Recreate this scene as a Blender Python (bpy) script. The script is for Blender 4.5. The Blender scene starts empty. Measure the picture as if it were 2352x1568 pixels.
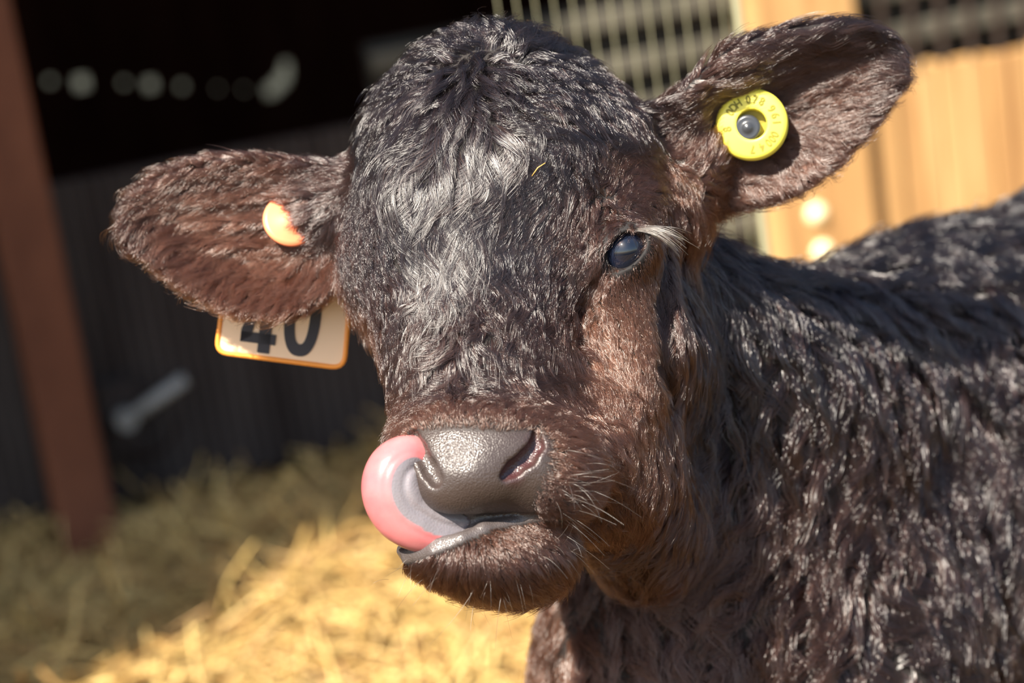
import bpy, math, random
import numpy as np
from mathutils import Vector, Matrix

# ------------------------------------------------------------------ camera
W, H = 2352, 1568
FOC = 70.0                        # mm on a 36 mm sensor
D0 = W*FOC/36.0                   # distance of the face in sculpting units (1 unit = 1 px there)
U = 0.00022                       # metres per sculpting unit
CAMH = 0.95
PITCH, ROLL = math.radians(14.0), math.radians(8.6)
CX, CY = W/2, H/2
_F = np.array([0, math.cos(PITCH), -math.sin(PITCH)])
_R0 = np.array([1.0, 0, 0]); _U0 = np.cross(_R0, _F)
_R = math.cos(ROLL)*_R0 - math.sin(ROLL)*_U0
_U = math.sin(ROLL)*_R0 + math.cos(ROLL)*_U0
CAM = np.array([0, 0, CAMH])
scn = bpy.context.scene
cd = bpy.data.cameras.new('camera'); cam = bpy.data.objects.new('camera', cd)
scn.collection.objects.link(cam); scn.camera = cam
M = Matrix(((_R[0], _U[0], -_F[0], CAM[0]), (_R[1], _U[1], -_F[1], CAM[1]), (_R[2], _U[2], -_F[2], CAM[2]), (0, 0, 0, 1)))
cam.matrix_world = M
cd.lens = FOC; cd.sensor_width = 36; cd.clip_start = 0.05
cd.dof.use_dof = True; cd.dof.focus_distance = (D0-90)*U; cd.dof.aperture_fstop = 4.8

# ------------------------------------------------------------------ world, sun, exposure
def view2world(v):                # sculpting space (x right, y down, z to the camera) -> world
    v = np.asarray(v, float); s = v.shape; v = v.reshape(-1, 3)
    p = CAM + ((v[:, :1]-CX)*_R - (v[:, 1:2]-CY)*_U + (D0-v[:, 2:3])*_F)*U
    return p.reshape(s)
def vdir(d):                      # direction, same spaces
    d = np.asarray(d, float); r = d[0]*_R - d[1]*_U - d[2]*_F
    return r/np.linalg.norm(r)
SUN_V = (-0.45, -0.55, 0.70)
SUN_W = Vector(vdir(SUN_V))
wd = bpy.data.worlds.new('sky'); scn.world = wd; wd.use_nodes = True
nt = wd.node_tree; bgn = nt.nodes['Background']
sky = nt.nodes.new('ShaderNodeTexSky'); sky.sky_type = 'NISHITA'; sky.sun_disc = False
sky.sun_elevation = math.asin(SUN_W.z); sky.sun_rotation = math.atan2(SUN_W.x, SUN_W.y)
sky.air_density = 1.2; sky.dust_density = 1.5
nt.links.new(sky.outputs[0], bgn.inputs[0]); bgn.inputs[1].default_value = 0.19
sl = bpy.data.lights.new('sun', 'SUN'); sl.energy = 13; sl.angle = math.radians(0.6); sl.color = (1, 0.91, 0.78)
so = bpy.data.objects.new('sun', sl); scn.collection.objects.link(so)
so.rotation_euler = SUN_W.to_track_quat('Z', 'Y').to_euler()
vs = scn.view_settings
vs.view_transform = 'Standard'; vs.look = 'None'; vs.gamma = 1; vs.use_curve_mapping = False; vs.exposure = 0.12
print('SUN world', SUN_W)

# ------------------------------------------------------------------ helpers
COL = scn.collection
rng = np.random.default_rng(7); random.seed(7)
def link(o, parent=None):
    COL.objects.link(o)
    if parent: o.parent = parent
    return o
def tag(o, label=None, cat=None, group=None, kind=None):
    for k, v in (('label', label), ('category', cat), ('group', group), ('kind', kind)):
        if v: o[k] = v
    return o
def mesh_obj(name, verts, faces, mat, parent=None, smooth=False):
    me = bpy.data.meshes.new(name); me.from_pydata([tuple(v) for v in verts], [], [tuple(int(i) for i in f) for f in faces])
    me.update()
    if smooth: me.polygons.foreach_set('use_smooth', np.ones(len(me.polygons), bool))
    if mat: me.materials.append(mat)
    return link(bpy.data.objects.new(name, me), parent)
def np_mesh(name, V, Q, mat, parent=None, smooth=True):
    me = bpy.data.meshes.new(name); n = Q.shape[1]
    me.vertices.add(len(V)); me.vertices.foreach_set('co', np.ascontiguousarray(V, np.float32).ravel())
    me.loops.add(Q.size); me.loops.foreach_set('vertex_index', np.ascontiguousarray(Q, np.int32).ravel())
    me.polygons.add(len(Q)); me.polygons.foreach_set('loop_start', np.arange(0, Q.size, n, dtype=np.int32))
    me.update(calc_edges=True); me.validate()
    if smooth: me.polygons.foreach_set('use_smooth', np.ones(len(me.polygons), bool))
    if mat: me.materials.append(mat)
    return link(bpy.data.objects.new(name, me), parent)
class MB:
    """collects boxes, tubes, swept shapes and builds them as one mesh"""
    def __init__(s): s.v = []; s.f = []
    def add(s, V, F):
        b = len(s.v); s.v += [tuple(v) for v in V]; s.f += [tuple(i+b for i in f) for f in F]
    def box(s, o, ax, ay, az):    # centre and three half axes
        o, ax, ay, az = map(lambda q: np.array(q, float), (o, ax, ay, az))
        V = [o+i*ax+j*ay+k*az for i in (-1, 1) for j in (-1, 1) for k in (-1, 1)]
        s.add(V, [(0, 1, 3, 2), (4, 6, 7, 5), (0, 4, 5, 1), (2, 3, 7, 6), (0, 2, 6, 4), (1, 5, 7, 3)])
    def tube(s, P, R, n=10, caps=True):
        P = [np.array(p, float) for p in P]; R = R if hasattr(R, '__len__') else [R]*len(P)
        V, F = [], []
        t0 = P[1]-P[0]; up = np.array([0, 0, 1.0]) if abs(t0[2]) < .9*np.linalg.norm(t0) else np.array([1.0, 0, 0])
        for i, p in enumerate(P):
            t = P[min(i+1, len(P)-1)]-P[max(i-1, 0)]; t = t/np.linalg.norm(t)
            a = np.cross(t, up); a /= np.linalg.norm(a); b = np.cross(t, a); up = -b if np.dot(-b, up) > 0 else b
            for k in range(n):
                th = 2*math.pi*k/n; V.append(p+R[i]*(math.cos(th)*a+math.sin(th)*b))
        for i in range(len(P)-1):
            for k in range(n): F.append((i*n+k, i*n+(k+1) % n, (i+1)*n+(k+1) % n, (i+1)*n+k))
        if caps: F.append(tuple(range(n))[::-1]); F.append(tuple((len(P)-1)*n+k for k in range(n)))
        s.add(V, F)
    def lathe(s, c, axis, prof, n=48):   # prof: list of (radius, height along axis)
        axis = np.array(axis, float); axis /= np.linalg.norm(axis); c = np.array(c, float)
        a = np.cross(axis, [0, 0, 1.0]); a /= np.linalg.norm(a); b = np.cross(axis, a)
        V, F = [], []
        for r, h in prof:
            for k in range(n):
                th = 2*math.pi*k/n; V.append(c+axis*h+r*(math.cos(th)*a+math.sin(th)*b))
        for i in range(len(prof)-1):
            for k in range(n): F.append((i*n+k, i*n+(k+1) % n, (i+1)*n+(k+1) % n, (i+1)*n+k))
        s.add(V, F)
    def build(s, name, mat, parent=None, smooth=False, bevel=0):
        o = mesh_obj(name, s.v, s.f, mat, parent, smooth)
        if bevel:
            m = o.modifiers.new('b', 'BEVEL'); m.width = bevel; m.segments = 2
        return o
def material(name):
    m = bpy.data.materials.new(name); m.use_nodes = True
    nt = m.node_tree; return m, nt, nt.nodes['Principled BSDF']
def simple(name, col, rough=.6, spec=.5, **kw):
    m, nt, b = material(name); b.inputs['Base Color'].default_value = (*col, 1); b.inputs['Roughness'].default_value = rough
    b.inputs['Specular IOR Level'].default_value = spec
    for k, v in kw.items(): b.inputs[k.replace('_', ' ')].default_value = v
    return m
def noisy(name, cols, scale, stretch=(1, 1, 1), rough=.8, bump=.3, detail=6, pos=(.3, .7), spec=.2):
    m, nt, b = material(name); N = nt.nodes; L = nt.links; b.inputs['Specular IOR Level'].default_value = spec
    tc = N.new('ShaderNodeTexCoord'); mp = N.new('ShaderNodeMapping'); mp.inputs['Scale'].default_value = stretch
    nz = N.new('ShaderNodeTexNoise'); nz.inputs['Scale'].default_value = scale; nz.inputs['Detail'].default_value = detail
    nz.inputs['Roughness'].default_value = .65
    cr = N.new('ShaderNodeValToRGB'); cr.color_ramp.elements[0].position = pos[0]; cr.color_ramp.elements[1].position = pos[1]
    cr.color_ramp.elements[0].color = (*cols[0], 1); cr.color_ramp.elements[1].color = (*cols[-1], 1)
    for i, c in enumerate(cols[1:-1]):
        e = cr.color_ramp.elements.new(pos[0]+(pos[1]-pos[0])*(i+1)/(len(cols)-1)); e.color = (*c, 1)
    L.new(tc.outputs['Object'], mp.inputs[0]); L.new(mp.outputs[0], nz.inputs[0]); L.new(nz.outputs[0], cr.inputs[0])
    L.new(cr.outputs[0], b.inputs['Base Color']); b.inputs['Roughness'].default_value = rough
    bp = N.new('ShaderNodeBump'); bp.inputs['Strength'].default_value = bump; bp.inputs['Distance'].default_value = .01
    L.new(nz.outputs[0], bp.inputs['Height']); L.new(bp.outputs[0], b.inputs['Normal'])
    return m
# ------------------------------------------------------------------ the calf: a smooth implicit surface meshed as ONE body
def P(px, py, z):                 # the point seen at photo position (px, py) at depth z
    k = (D0-z)/D0
    return np.array([CX+(px-CX)*k, CY+(py-CY)*k, z], float)
def proj(v):
    k = D0/(D0-v[..., 2]); return CX+(v[..., 0]-CX)*k, CY+(v[..., 1]-CY)*k
def w2v(p):
    q = (np.asarray(p, float)-CAM)/U
    return np.array([CX+q@_R, CY-q@_U, D0-q@_F])
def unit(a): a = np.asarray(a, float); return a/np.linalg.norm(a)
HE = unit((0.855, -0.222, 0.468)); HL = np.array([-0.05, .86, .5]); HL = unit(HL-HE*(HL@HE)); HN = unit(np.cross(HE, HL))
HO = np.array([1095, 640, 0.0])
def hp(e, l, n): return HO+HE*e+HL*l+HN*n
HR = np.stack([HE, HL, HN])       # rows: head axes
ID = np.eye(3)
def rot2(deg):                    # turned in the face plane
    c, s = math.cos(math.radians(deg)), math.sin(math.radians(deg)); return np.array([[c, s, 0], [-s, c, 0], [0, 0, 1.0]])

def axis_pts(lo, a, b, hi, h, grow=1.10, mx=45):
    r = list(np.arange(a, b+h, h)); s = h
    while r[-1] < hi: s = min(s*grow, mx); r.append(r[-1]+s)
    s = h
    while r[0] > lo: s = min(s*grow, mx); r.insert(0, r[0]-s)
    return np.array(r, np.float32)
HH = 5.0
AX = [axis_pts(180, 240, 2125, 5200, HH), axis_pts(20, 60, 1400, 5200, HH), axis_pts(-4600, -330, 420, 520, HH)]
F = np.full([len(a) for a in AX], 900.0, np.float32)
def sub(lo, hi):
    sl = []
    for a, l, h in zip(AX, lo, hi):
        sl.append(slice(max(0, int(np.searchsorted(a, l))-1), min(len(a), int(np.searchsorted(a, h))+2)))
    g = [AX[i][sl[i]] for i in range(3)]
    return tuple(sl), np.meshgrid(*g, indexing='ij', sparse=True)
def comb(sl, d, k, op):
    f = F[sl]
    if op == 'sub': d = -d
    if k <= 0: F[sl] = np.minimum(f, d) if op == 'add' else np.maximum(f, d); return
    if op == 'add':
        h = np.clip(.5+.5*(f-d)/k, 0, 1); F[sl] = f+(d-f)*h-k*h*(1-h)
    else:
        h = np.clip(.5-.5*(f-d)/k, 0, 1); F[sl] = f+(d-f)*h+k*h*(1-h)
def ell(c, r, R=ID, k=40, op='add'):
    c = np.array(c, float); r = np.array(r, float)*np.ones(3)
    ext = np.sqrt(((R*r[:, None])**2).sum(0))+k+30
    sl, (x, y, z) = sub(c-ext, c+ext); x, y, z = x-c[0], y-c[1], z-c[2]
    q = [R[i, 0]*x+R[i, 1]*y+R[i, 2]*z for i in range(3)]
    k0 = np.sqrt(sum((q[i]/r[i])**2 for i in range(3)))+1e-6; k1 = np.sqrt(sum((q[i]/r[i]**2)**2 for i in range(3)))+1e-9
    comb(sl, (k0*(k0-1)/k1).astype(np.float32), k, op)
def cone(a, b, ra, rb, k=40, op='add'):
    a, b = np.array(a, float), np.array(b, float); m = max(ra, rb)+k+30
    sl, (x, y, z) = sub(np.minimum(a, b)-m, np.maximum(a, b)+m)
    ba = b-a; L2 = ba@ba
    t = np.clip(((x-a[0])*ba[0]+(y-a[1])*ba[1]+(z-a[2])*ba[2])/L2, 0, 1)
    d = np.sqrt((x-a[0]-t*ba[0])**2+(y-a[1]-t*ba[1])**2+(z-a[2]-t*ba[2])**2)-(ra+(rb-ra)*t)
    comb(sl, d.astype(np.float32), k, op)
def both(fn): fn(1); fn(-1)
def sample(p):                    # trilinear value of the field
    idx, fr = [], []
    for i in range(3):
        a = AX[i]; j = np.clip(np.searchsorted(a, p[..., i])-1, 0, len(a)-2); idx.append(j); fr.append((p[..., i]-a[j])/(a[j+1]-a[j]))
    out = 0
    for dx in (0, 1):
        for dy in (0, 1):
            for dz in (0, 1):
                w = (fr[0] if dx else 1-fr[0])*(fr[1] if dy else 1-fr[1])*(fr[2] if dz else 1-fr[2])
                out = out+w*F[idx[0]+dx, idx[1]+dy, idx[2]+dz]
    return out
def surf(px, py, z0=500, z1=-3000):   # first surface point on the sight line
    zs = np.arange(z0, z1, -4.0); k = (D0-zs)/D0
    p = np.stack([CX+(px-CX)*k, CY+(py-CY)*k, zs], -1); d = sample(p); i = np.argmax(d < 0)
    if not (d < 0).any(): return P(px, py, 0)
    return p[i]

# --- trunk, neck, legs
GW = lambda x, y, z: w2v((x, y, z))
sh = view2world(P(2130, 1250, -1500)); back = np.array([.78, .62, 0.0]); side = np.array([.62, -.78, 0.0])
sh[2] = .50
def body(b, s, z): return w2v(np.array([sh[0], sh[1], 0])+back*b+side*s+np.array([0, 0, z]))
m_ = 1/U
WR = np.stack([unit(w2v(CAM+back)-w2v(CAM)), unit(w2v(CAM+side)-w2v(CAM)), unit(w2v(CAM+np.array([0, 0, 1.]))-w2v(CAM))])
ell(body(.02, 0, .485), (.17*m_, .125*m_, .165*m_), WR, 60)
ell(body(.26, 0, .475), (.26*m_, .135*m_, .165*m_), WR, 150)
ell(body(.50, 0, .49), (.17*m_, .125*m_, .15*m_), WR, 150)
cone(body(.0, .0, .60), body(.5, 0, .60), .05*m_, .05*m_, 200)
# neck
cone(hp(30, -190, -430), P(1830, 1000, -900), 250, 330, 120)
cone(hp(40, 60, -560), P(1700, 1300, -950), 160, 420, 120)
cone(P(1650, 820, -640), P(2120, 860, -1300), 190, 330, 120)
ell(P(1560, 1530, -850), (390, 430, 380), ID, 160)
ell(P(1900, 1500, -1050), (480, 560, 420), ID, 160)
for s_ in (-.075, .075):
    cone(body(-.03, s_, .36), body(-.03, s_, .22), .055*m_, .034*m_, 120); cone(body(-.03, s_, .22), body(-.02, s_, .05), .026*m_, .018*m_, 60)
    cone(body(-.02, s_, .05), body(-.035, s_, .02), .020*m_, .022*m_, 40)
    cone(body(.56, s_, .42), body(.52, s_, .30), .085*m_, .05*m_, 150); cone(body(.52, s_, .30), body(.62, s_, .20), .042*m_, .028*m_, 60)
    cone(body(.62, s_, .20), body(.59, s_, .05), .024*m_, .018*m_, 60); cone(body(.59, s_, .05), body(.575, s_, .02), .020*m_, .022*m_, 40)
cone(body(.66, 0, .56), body(.70, 0, .38), .022*m_, .012*m_, 60); cone(body(.70, 0, .38), body(.70, 0, .25), .012*m_, .02*m_, 30)

# --- head
ell(P(1155, 392, -215), (352, 305, 300), rot2(2), 60)             # cranium
ell(P(1370, 430, -230), (175, 200, 230), rot2(-14), 70)
ell(P(935, 790, -110), (72, 150, 130), rot2(-8), 80)
ell(P(1118, 170, -130), (150, 85, 110), rot2(-6), 70)                # poll
ell(P(1290, 275, -170), (130, 80, 110), rot2(25), 60)
both(lambda s: ell(hp(262*s, -75, -200), (120, 165, 150), HR, 70))   # orbits
ell(P(893, 590, -150), (112, 160, 150), ID, 90)
ell(P(965, 520, -20), (110, 170, 100), rot2(-8), 90)                 # brows
ell(P(1255, 450, 0), (120, 190, 90), rot2(-8), 90)
cone(P(1120, 500, -60), P(1085, 850, 50), 150, 125, 70); cone(P(980, 590, -40), P(1000, 890, 55), 110, 100, 70); cone(P(1235, 560, -45), P(1190, 870, 50), 115, 108, 70)
cone(hp(0, -40, -235), hp(0, 380, -170), 240, 160, 60)               # bridge of the nose
both(lambda s: cone(hp(225*s, 60, -330), hp(150*s, 330, -300), 140, 110, 80))   # cheeks
both(lambda s: cone(hp(150*s, 0, -480), hp(110*s, 380, -420), 130, 105, 90))    # jaw bones
ell(hp(175, 40, -420), (125, 200, 150), HR, 60)
ell(P(1425, 760, -55), (95, 175, 110), rot2(-6), 45)                 # cheek under the eye
ell(P(1515, 760, -330), (65, 280, 170), rot2(2), 40)                 # angle of the jaw
cone(P(1470, 470, -60), P(1390, 500, -5), 52, 50, 45)                # upper rim of the orbit
cone(P(1430, 1100, -120), P(1470, 1230, -330), 120, 130, 110)         # throat
# muzzle
ell(P(1125, 1045, 130), (232, 142, 190), rot2(4), 60)
ell(P(1085, 1085, 205), (136, 94, 130), rot2(4), 30)
ell(P(1040, 1125, 235), (78, 58, 75), rot2(10), 30)
ell(P(1255, 1090, 140), (128, 108, 150), rot2(20), 45)
# lower jaw
ell(P(1105, 1262, 130), (198, 104, 165), rot2(10), 25)
ell(P(1195, 1245, 40), (125, 118, 170), ID, 50)

def ear(poly, zf, T, k, th=13):
    """leaf shaped cupped sheet; poly: outline in photo pixels, zf(s,t): depth along/across the ear frame T=(base, tip)"""
    poly = np.array([P(x, y, T[2])[:2] for x, y in poly])
    a = P(*T[0], T[2])[:2]; b = P(*T[1], T[2])[:2]; L = np.linalg.norm(b-a); ax = (b-a)/L; pn = np.array([-ax[1], ax[0]])
    lo = np.r_[poly.min(0)-50, T[2]-260]; hi = np.r_[poly.max(0)+50, T[2]+260]
    sl, (x, y, z) = sub(lo, hi)
    X, Y = x[..., 0], y[..., 0]; X, Y = np.broadcast_arrays(X, Y)
    d = np.full(X.shape, 1e9); inside = np.zeros(X.shape, bool); n = len(poly)
    for i in range(n):
        p, q = poly[i], poly[(i+1) % n]; e = q-p
        t = np.clip(((X-p[0])*e[0]+(Y-p[1])*e[1])/(e@e), 0, 1)
        d = np.minimum(d, np.hypot(X-p[0]-t*e[0], Y-p[1]-t*e[1]))
        c = ((p[1] > Y) != (q[1] > Y)) & (X < (q[0]-p[0])*(Y-p[1])/((q[1]-p[1]) if q[1] != p[1] else 1e-9)+p[0]); inside ^= c
    d2 = np.where(inside, -d, d)
    s = ((X-a[0])*ax[0]+(Y-a[1])*ax[1])/L; t = ((X-a[0])*pn[0]+(Y-a[1])*pn[1])/L
    zz = T[2]+zf(s, t, d2)
    gz = np.hypot(*np.gradient(zz, AX[0][sl[0]], AX[1][sl[1]]))
    dz = (np.abs(z-zz[..., None])/np.sqrt(1+np.minimum(gz, 3)[..., None]**2))-th
    dd = d2[..., None]+th
    o = np.sqrt(np.maximum(dd, 0)**2+np.maximum(dz+th*.9, 0)**2)-th*.9+np.minimum(np.maximum(dd, dz), 0)*0
    o = np.minimum(np.maximum(dd-0, dz), 0)+np.sqrt(np.maximum(dd, 0)**2+np.maximum(dz, 0)**2)
    comb(sl, (o-3).astype(np.float32), k, 'add')
LE = [(830, 372), (775, 374), (700, 364), (600, 349), (500, 350), (420, 365), (340, 398), (286, 438), (266, 480), (265, 528), (288, 566), (332, 596), (400, 646), (480, 694), (560, 720), (640, 724), (700, 710), (755, 680), (830, 630)]
def le_z(s, t, d2):               # s 0 base .. 1 tip; t across
    rim = np.clip(1+d2/110, 0, 1)
    cup = -70*np.cos(np.clip(t*2.6, -1.5, 1.5))*np.clip(1.15-s, .2, 1)
    ribs = sum(10*np.exp(-((t-t0-sl_*s)/.024)**2)*np.clip(1-((s-.45)/.35)**2, 0, 1) for t0, sl_ in ((.16, -.10), (.03, -.06), (-.10, -.02)))
    return cup+ribs-90*np.clip(s, 0, 1.2)+30*rim
ear(LE, le_z, ((800, 520), (280, 500), -190), 30)
RE = [(1440, 300), (1490, 245), (1540, 222), (1600, 165), (1650, 117), (1720, 85), (1800, 60), (1900, 42), (1985, 46), (2058, 72), (2098, 110), (2090, 183), (2052, 245), (1992, 316), (1930, 375), (1850, 424), (1780, 455), (1700, 468), (1640, 478), (1590, 510), (1530, 540), (1480, 520)]
def re_z(s, t, d2):
    up = np.clip((-t-.05)/.2, 0, 1)            # the upper rim folds forward
    cup = -125*np.cos(np.clip(t*2.6, -1.5, 1.5))*np.clip(1.15-s*.9, .2, 1)
    rib = 10*np.exp(-((t-.0+.05*s)/.03)**2)*np.clip(1-((s-.6)/.25)**2, 0, 1)
    return cup+rib+125*up*up*(3-2*up)*np.clip(1.1-s*.6, 0, 1)-60*s
ear(RE, re_z, ((1530, 380), (2090, 130), -150), 40)
cone(hp(320, -270, -300), P(1590, 370, -260), 100, 95, 60)           # ear roots
cone(P(1500, 330, -230), P(1560, 260, -190), 60, 40, 50)
cone(P(840, 470, -290), P(730, 500, -290), 110, 80, 60)

cone(P(1262, 1005, 105), P(1250, 1060, 140), 30, 34, 30); cone(P(1250, 1060, 140), P(1200, 1108, 190), 34, 28, 30)   # nostril wing
# --- carving: eyes, nostrils, mouth
def carve_path(pts, off, k=10):
    q = [(surf(x, y)+np.array([0, 0, -off]), r) for (x, y, r) in pts]
    for (a, ra), (b, rb) in zip(q, q[1:]): cone(a, b, ra, rb, k, 'sub')
EYE = surf(1434, 572)+np.array([4, 2, -30.0]); EYER = 52.0
eyel = hp(-318, -62, -165)
for c_ in (EYE, eyel):
    ell(c_+np.array([0, 0, 6.]), (EYER+22, EYER+16, EYER+14), rot2(-35), 26)             # lids
ell(EYE+np.array([-4, 2, 48.]), (58, 35, 44), rot2(-42), 8, 'sub')                       # almond opening
ell(eyel+np.array([-40, 2, 10.]), (44, 30, 50), rot2(-42), 8, 'sub')
cone(EYE+np.array([-34, 34, 42.]), EYE+np.array([-62, 62, 60.]), 12, 5, 8, 'sub')         # inner corner
carve_path([(1233, 998, 11), (1232, 1022, 16), (1212, 1050, 19), (1180, 1076, 18), (1160, 1092, 12)], 4, 8)
carve_path([(1228, 1030, 16), (1190, 1066, 18), (1166, 1086, 12)], 34, 8)
carve_path([(950, 1000, 12), (962, 1035, 18), (985, 1075, 20), (1000, 1100, 18)], 6, 10)
carve_path([(1392, 622, 9), (1362, 664, 14), (1338, 715, 16), (1332, 790, 14)], -4, 26)
carve_path([(1535, 585, 24), (1530, 700, 34), (1535, 840, 30), (1545, 930, 18)], 0, 34)
carve_path([(1350, 1192, 5), (1270, 1182, 5), (1180, 1184, 7), (1110, 1190, 12), (1060, 1200, 24), (1000, 1200, 34), (940, 1205, 40)], 0, 12)
ell(P(985, 1210, 150), (140, 40, 110), rot2(-12), 10, 'sub')
q_ = [surf(x, y)+np.array([0, 0, -8]) for x, y in ((935, 1285), (1000, 1268), (1060, 1241), (1110, 1216), (1180, 1198), (1250, 1194))]
for a_, b_, r_ in zip(q_, q_[1:], (12, 14, 13, 11, 8)): cone(a_, b_, r_, r_, 14)          # lower lip
for n_, (x_, y_) in {'nose': (1080, 1050), 'pad left': (985, 1085), 'chin': (1100, 1280), 'forehead': (1090, 500), 'cheek': (1430, 760), 'lipL': (950, 1280), 'throat': (1450, 1250), 'neck': (1800, 900), 'chest': (1300, 1450), 'lear': (650, 520), 'rear': (1729, 286), 'lpoll': (1120, 120)}.items(): print(n_, surf(x_, y_)[2])
def surface_nets():
    V = []; S = F < 0; nx, ny, nz = F.shape
    cell = np.zeros((nx-1, ny-1, nz-1), np.int8)
    for a in (0, 1):
        for b in (0, 1):
            for c in (0, 1): cell += S[a:nx-1+a, b:ny-1+b, c:nz-1+c]
    act = (cell > 0) & (cell < 8); I = np.argwhere(act); idx = np.full(act.shape, -1, np.int32); idx[act] = np.arange(len(I))
    acc = np.zeros((len(I), 3)); cnt = np.zeros(len(I))
    corners = [(a, b, c) for a in (0, 1) for b in (0, 1) for c in (0, 1)]
    for a in corners:
        for ax in range(3):
            if a[ax]: continue
            b = list(a); b[ax] = 1
            fa = F[I[:, 0]+a[0], I[:, 1]+a[1], I[:, 2]+a[2]]; fb = F[I[:, 0]+b[0], I[:, 1]+b[1], I[:, 2]+b[2]]
            m = (fa < 0) != (fb < 0); t = np.where(m, fa/np.where(m, fa-fb, 1), 0)
            p = np.tile(np.array(a, float), (len(I), 1)); p[:, ax] = t
            acc[m] += p[m]; cnt[m] += 1
    g = I+acc/cnt[:, None]
    pos = np.stack([np.interp(g[:, i], np.arange(len(AX[i])), AX[i]) for i in range(3)], -1)
    Q = []
    for ax in range(3):
        o1, o2 = [(1, 2), (2, 0), (0, 1)][ax]
        s0 = [slice(None)]*3; s1 = [slice(None)]*3; s0[ax] = slice(0, -1); s1[ax] = slice(1, None)
        A, B = S[tuple(s0)], S[tuple(s1)]
        for flip in (0, 1):
            E = np.argwhere((A & ~B) if not flip else (~A & B))
            E = E[(E[:, o1] > 0) & (E[:, o2] > 0) & (E[:, o1] < idx.shape[o1]) & (E[:, o2] < idx.shape[o2])]
            def at(d1, d2):
                e = E.copy(); e[:, o1] -= d1; e[:, o2] -= d2; return idx[e[:, 0], e[:, 1], e[:, 2]]
            q = np.stack([at(1, 1), at(0, 1), at(0, 0), at(1, 0)], -1)
            Q.append(q if not flip else q[:, ::-1])
    return pos, np.concatenate(Q)
BV, BQ = surface_nets()
# world handedness: view space (y down, z towards camera) keeps orientation
# ------------------------------------------------------------------ coat
def grad(p, e=4.0):
    g = np.stack([sample(p+np.eye(3)[i]*e)-sample(p-np.eye(3)[i]*e) for i in range(3)], -1)
    return g/np.maximum(np.linalg.norm(g, axis=-1, keepdims=True), 1e-6)
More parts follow.
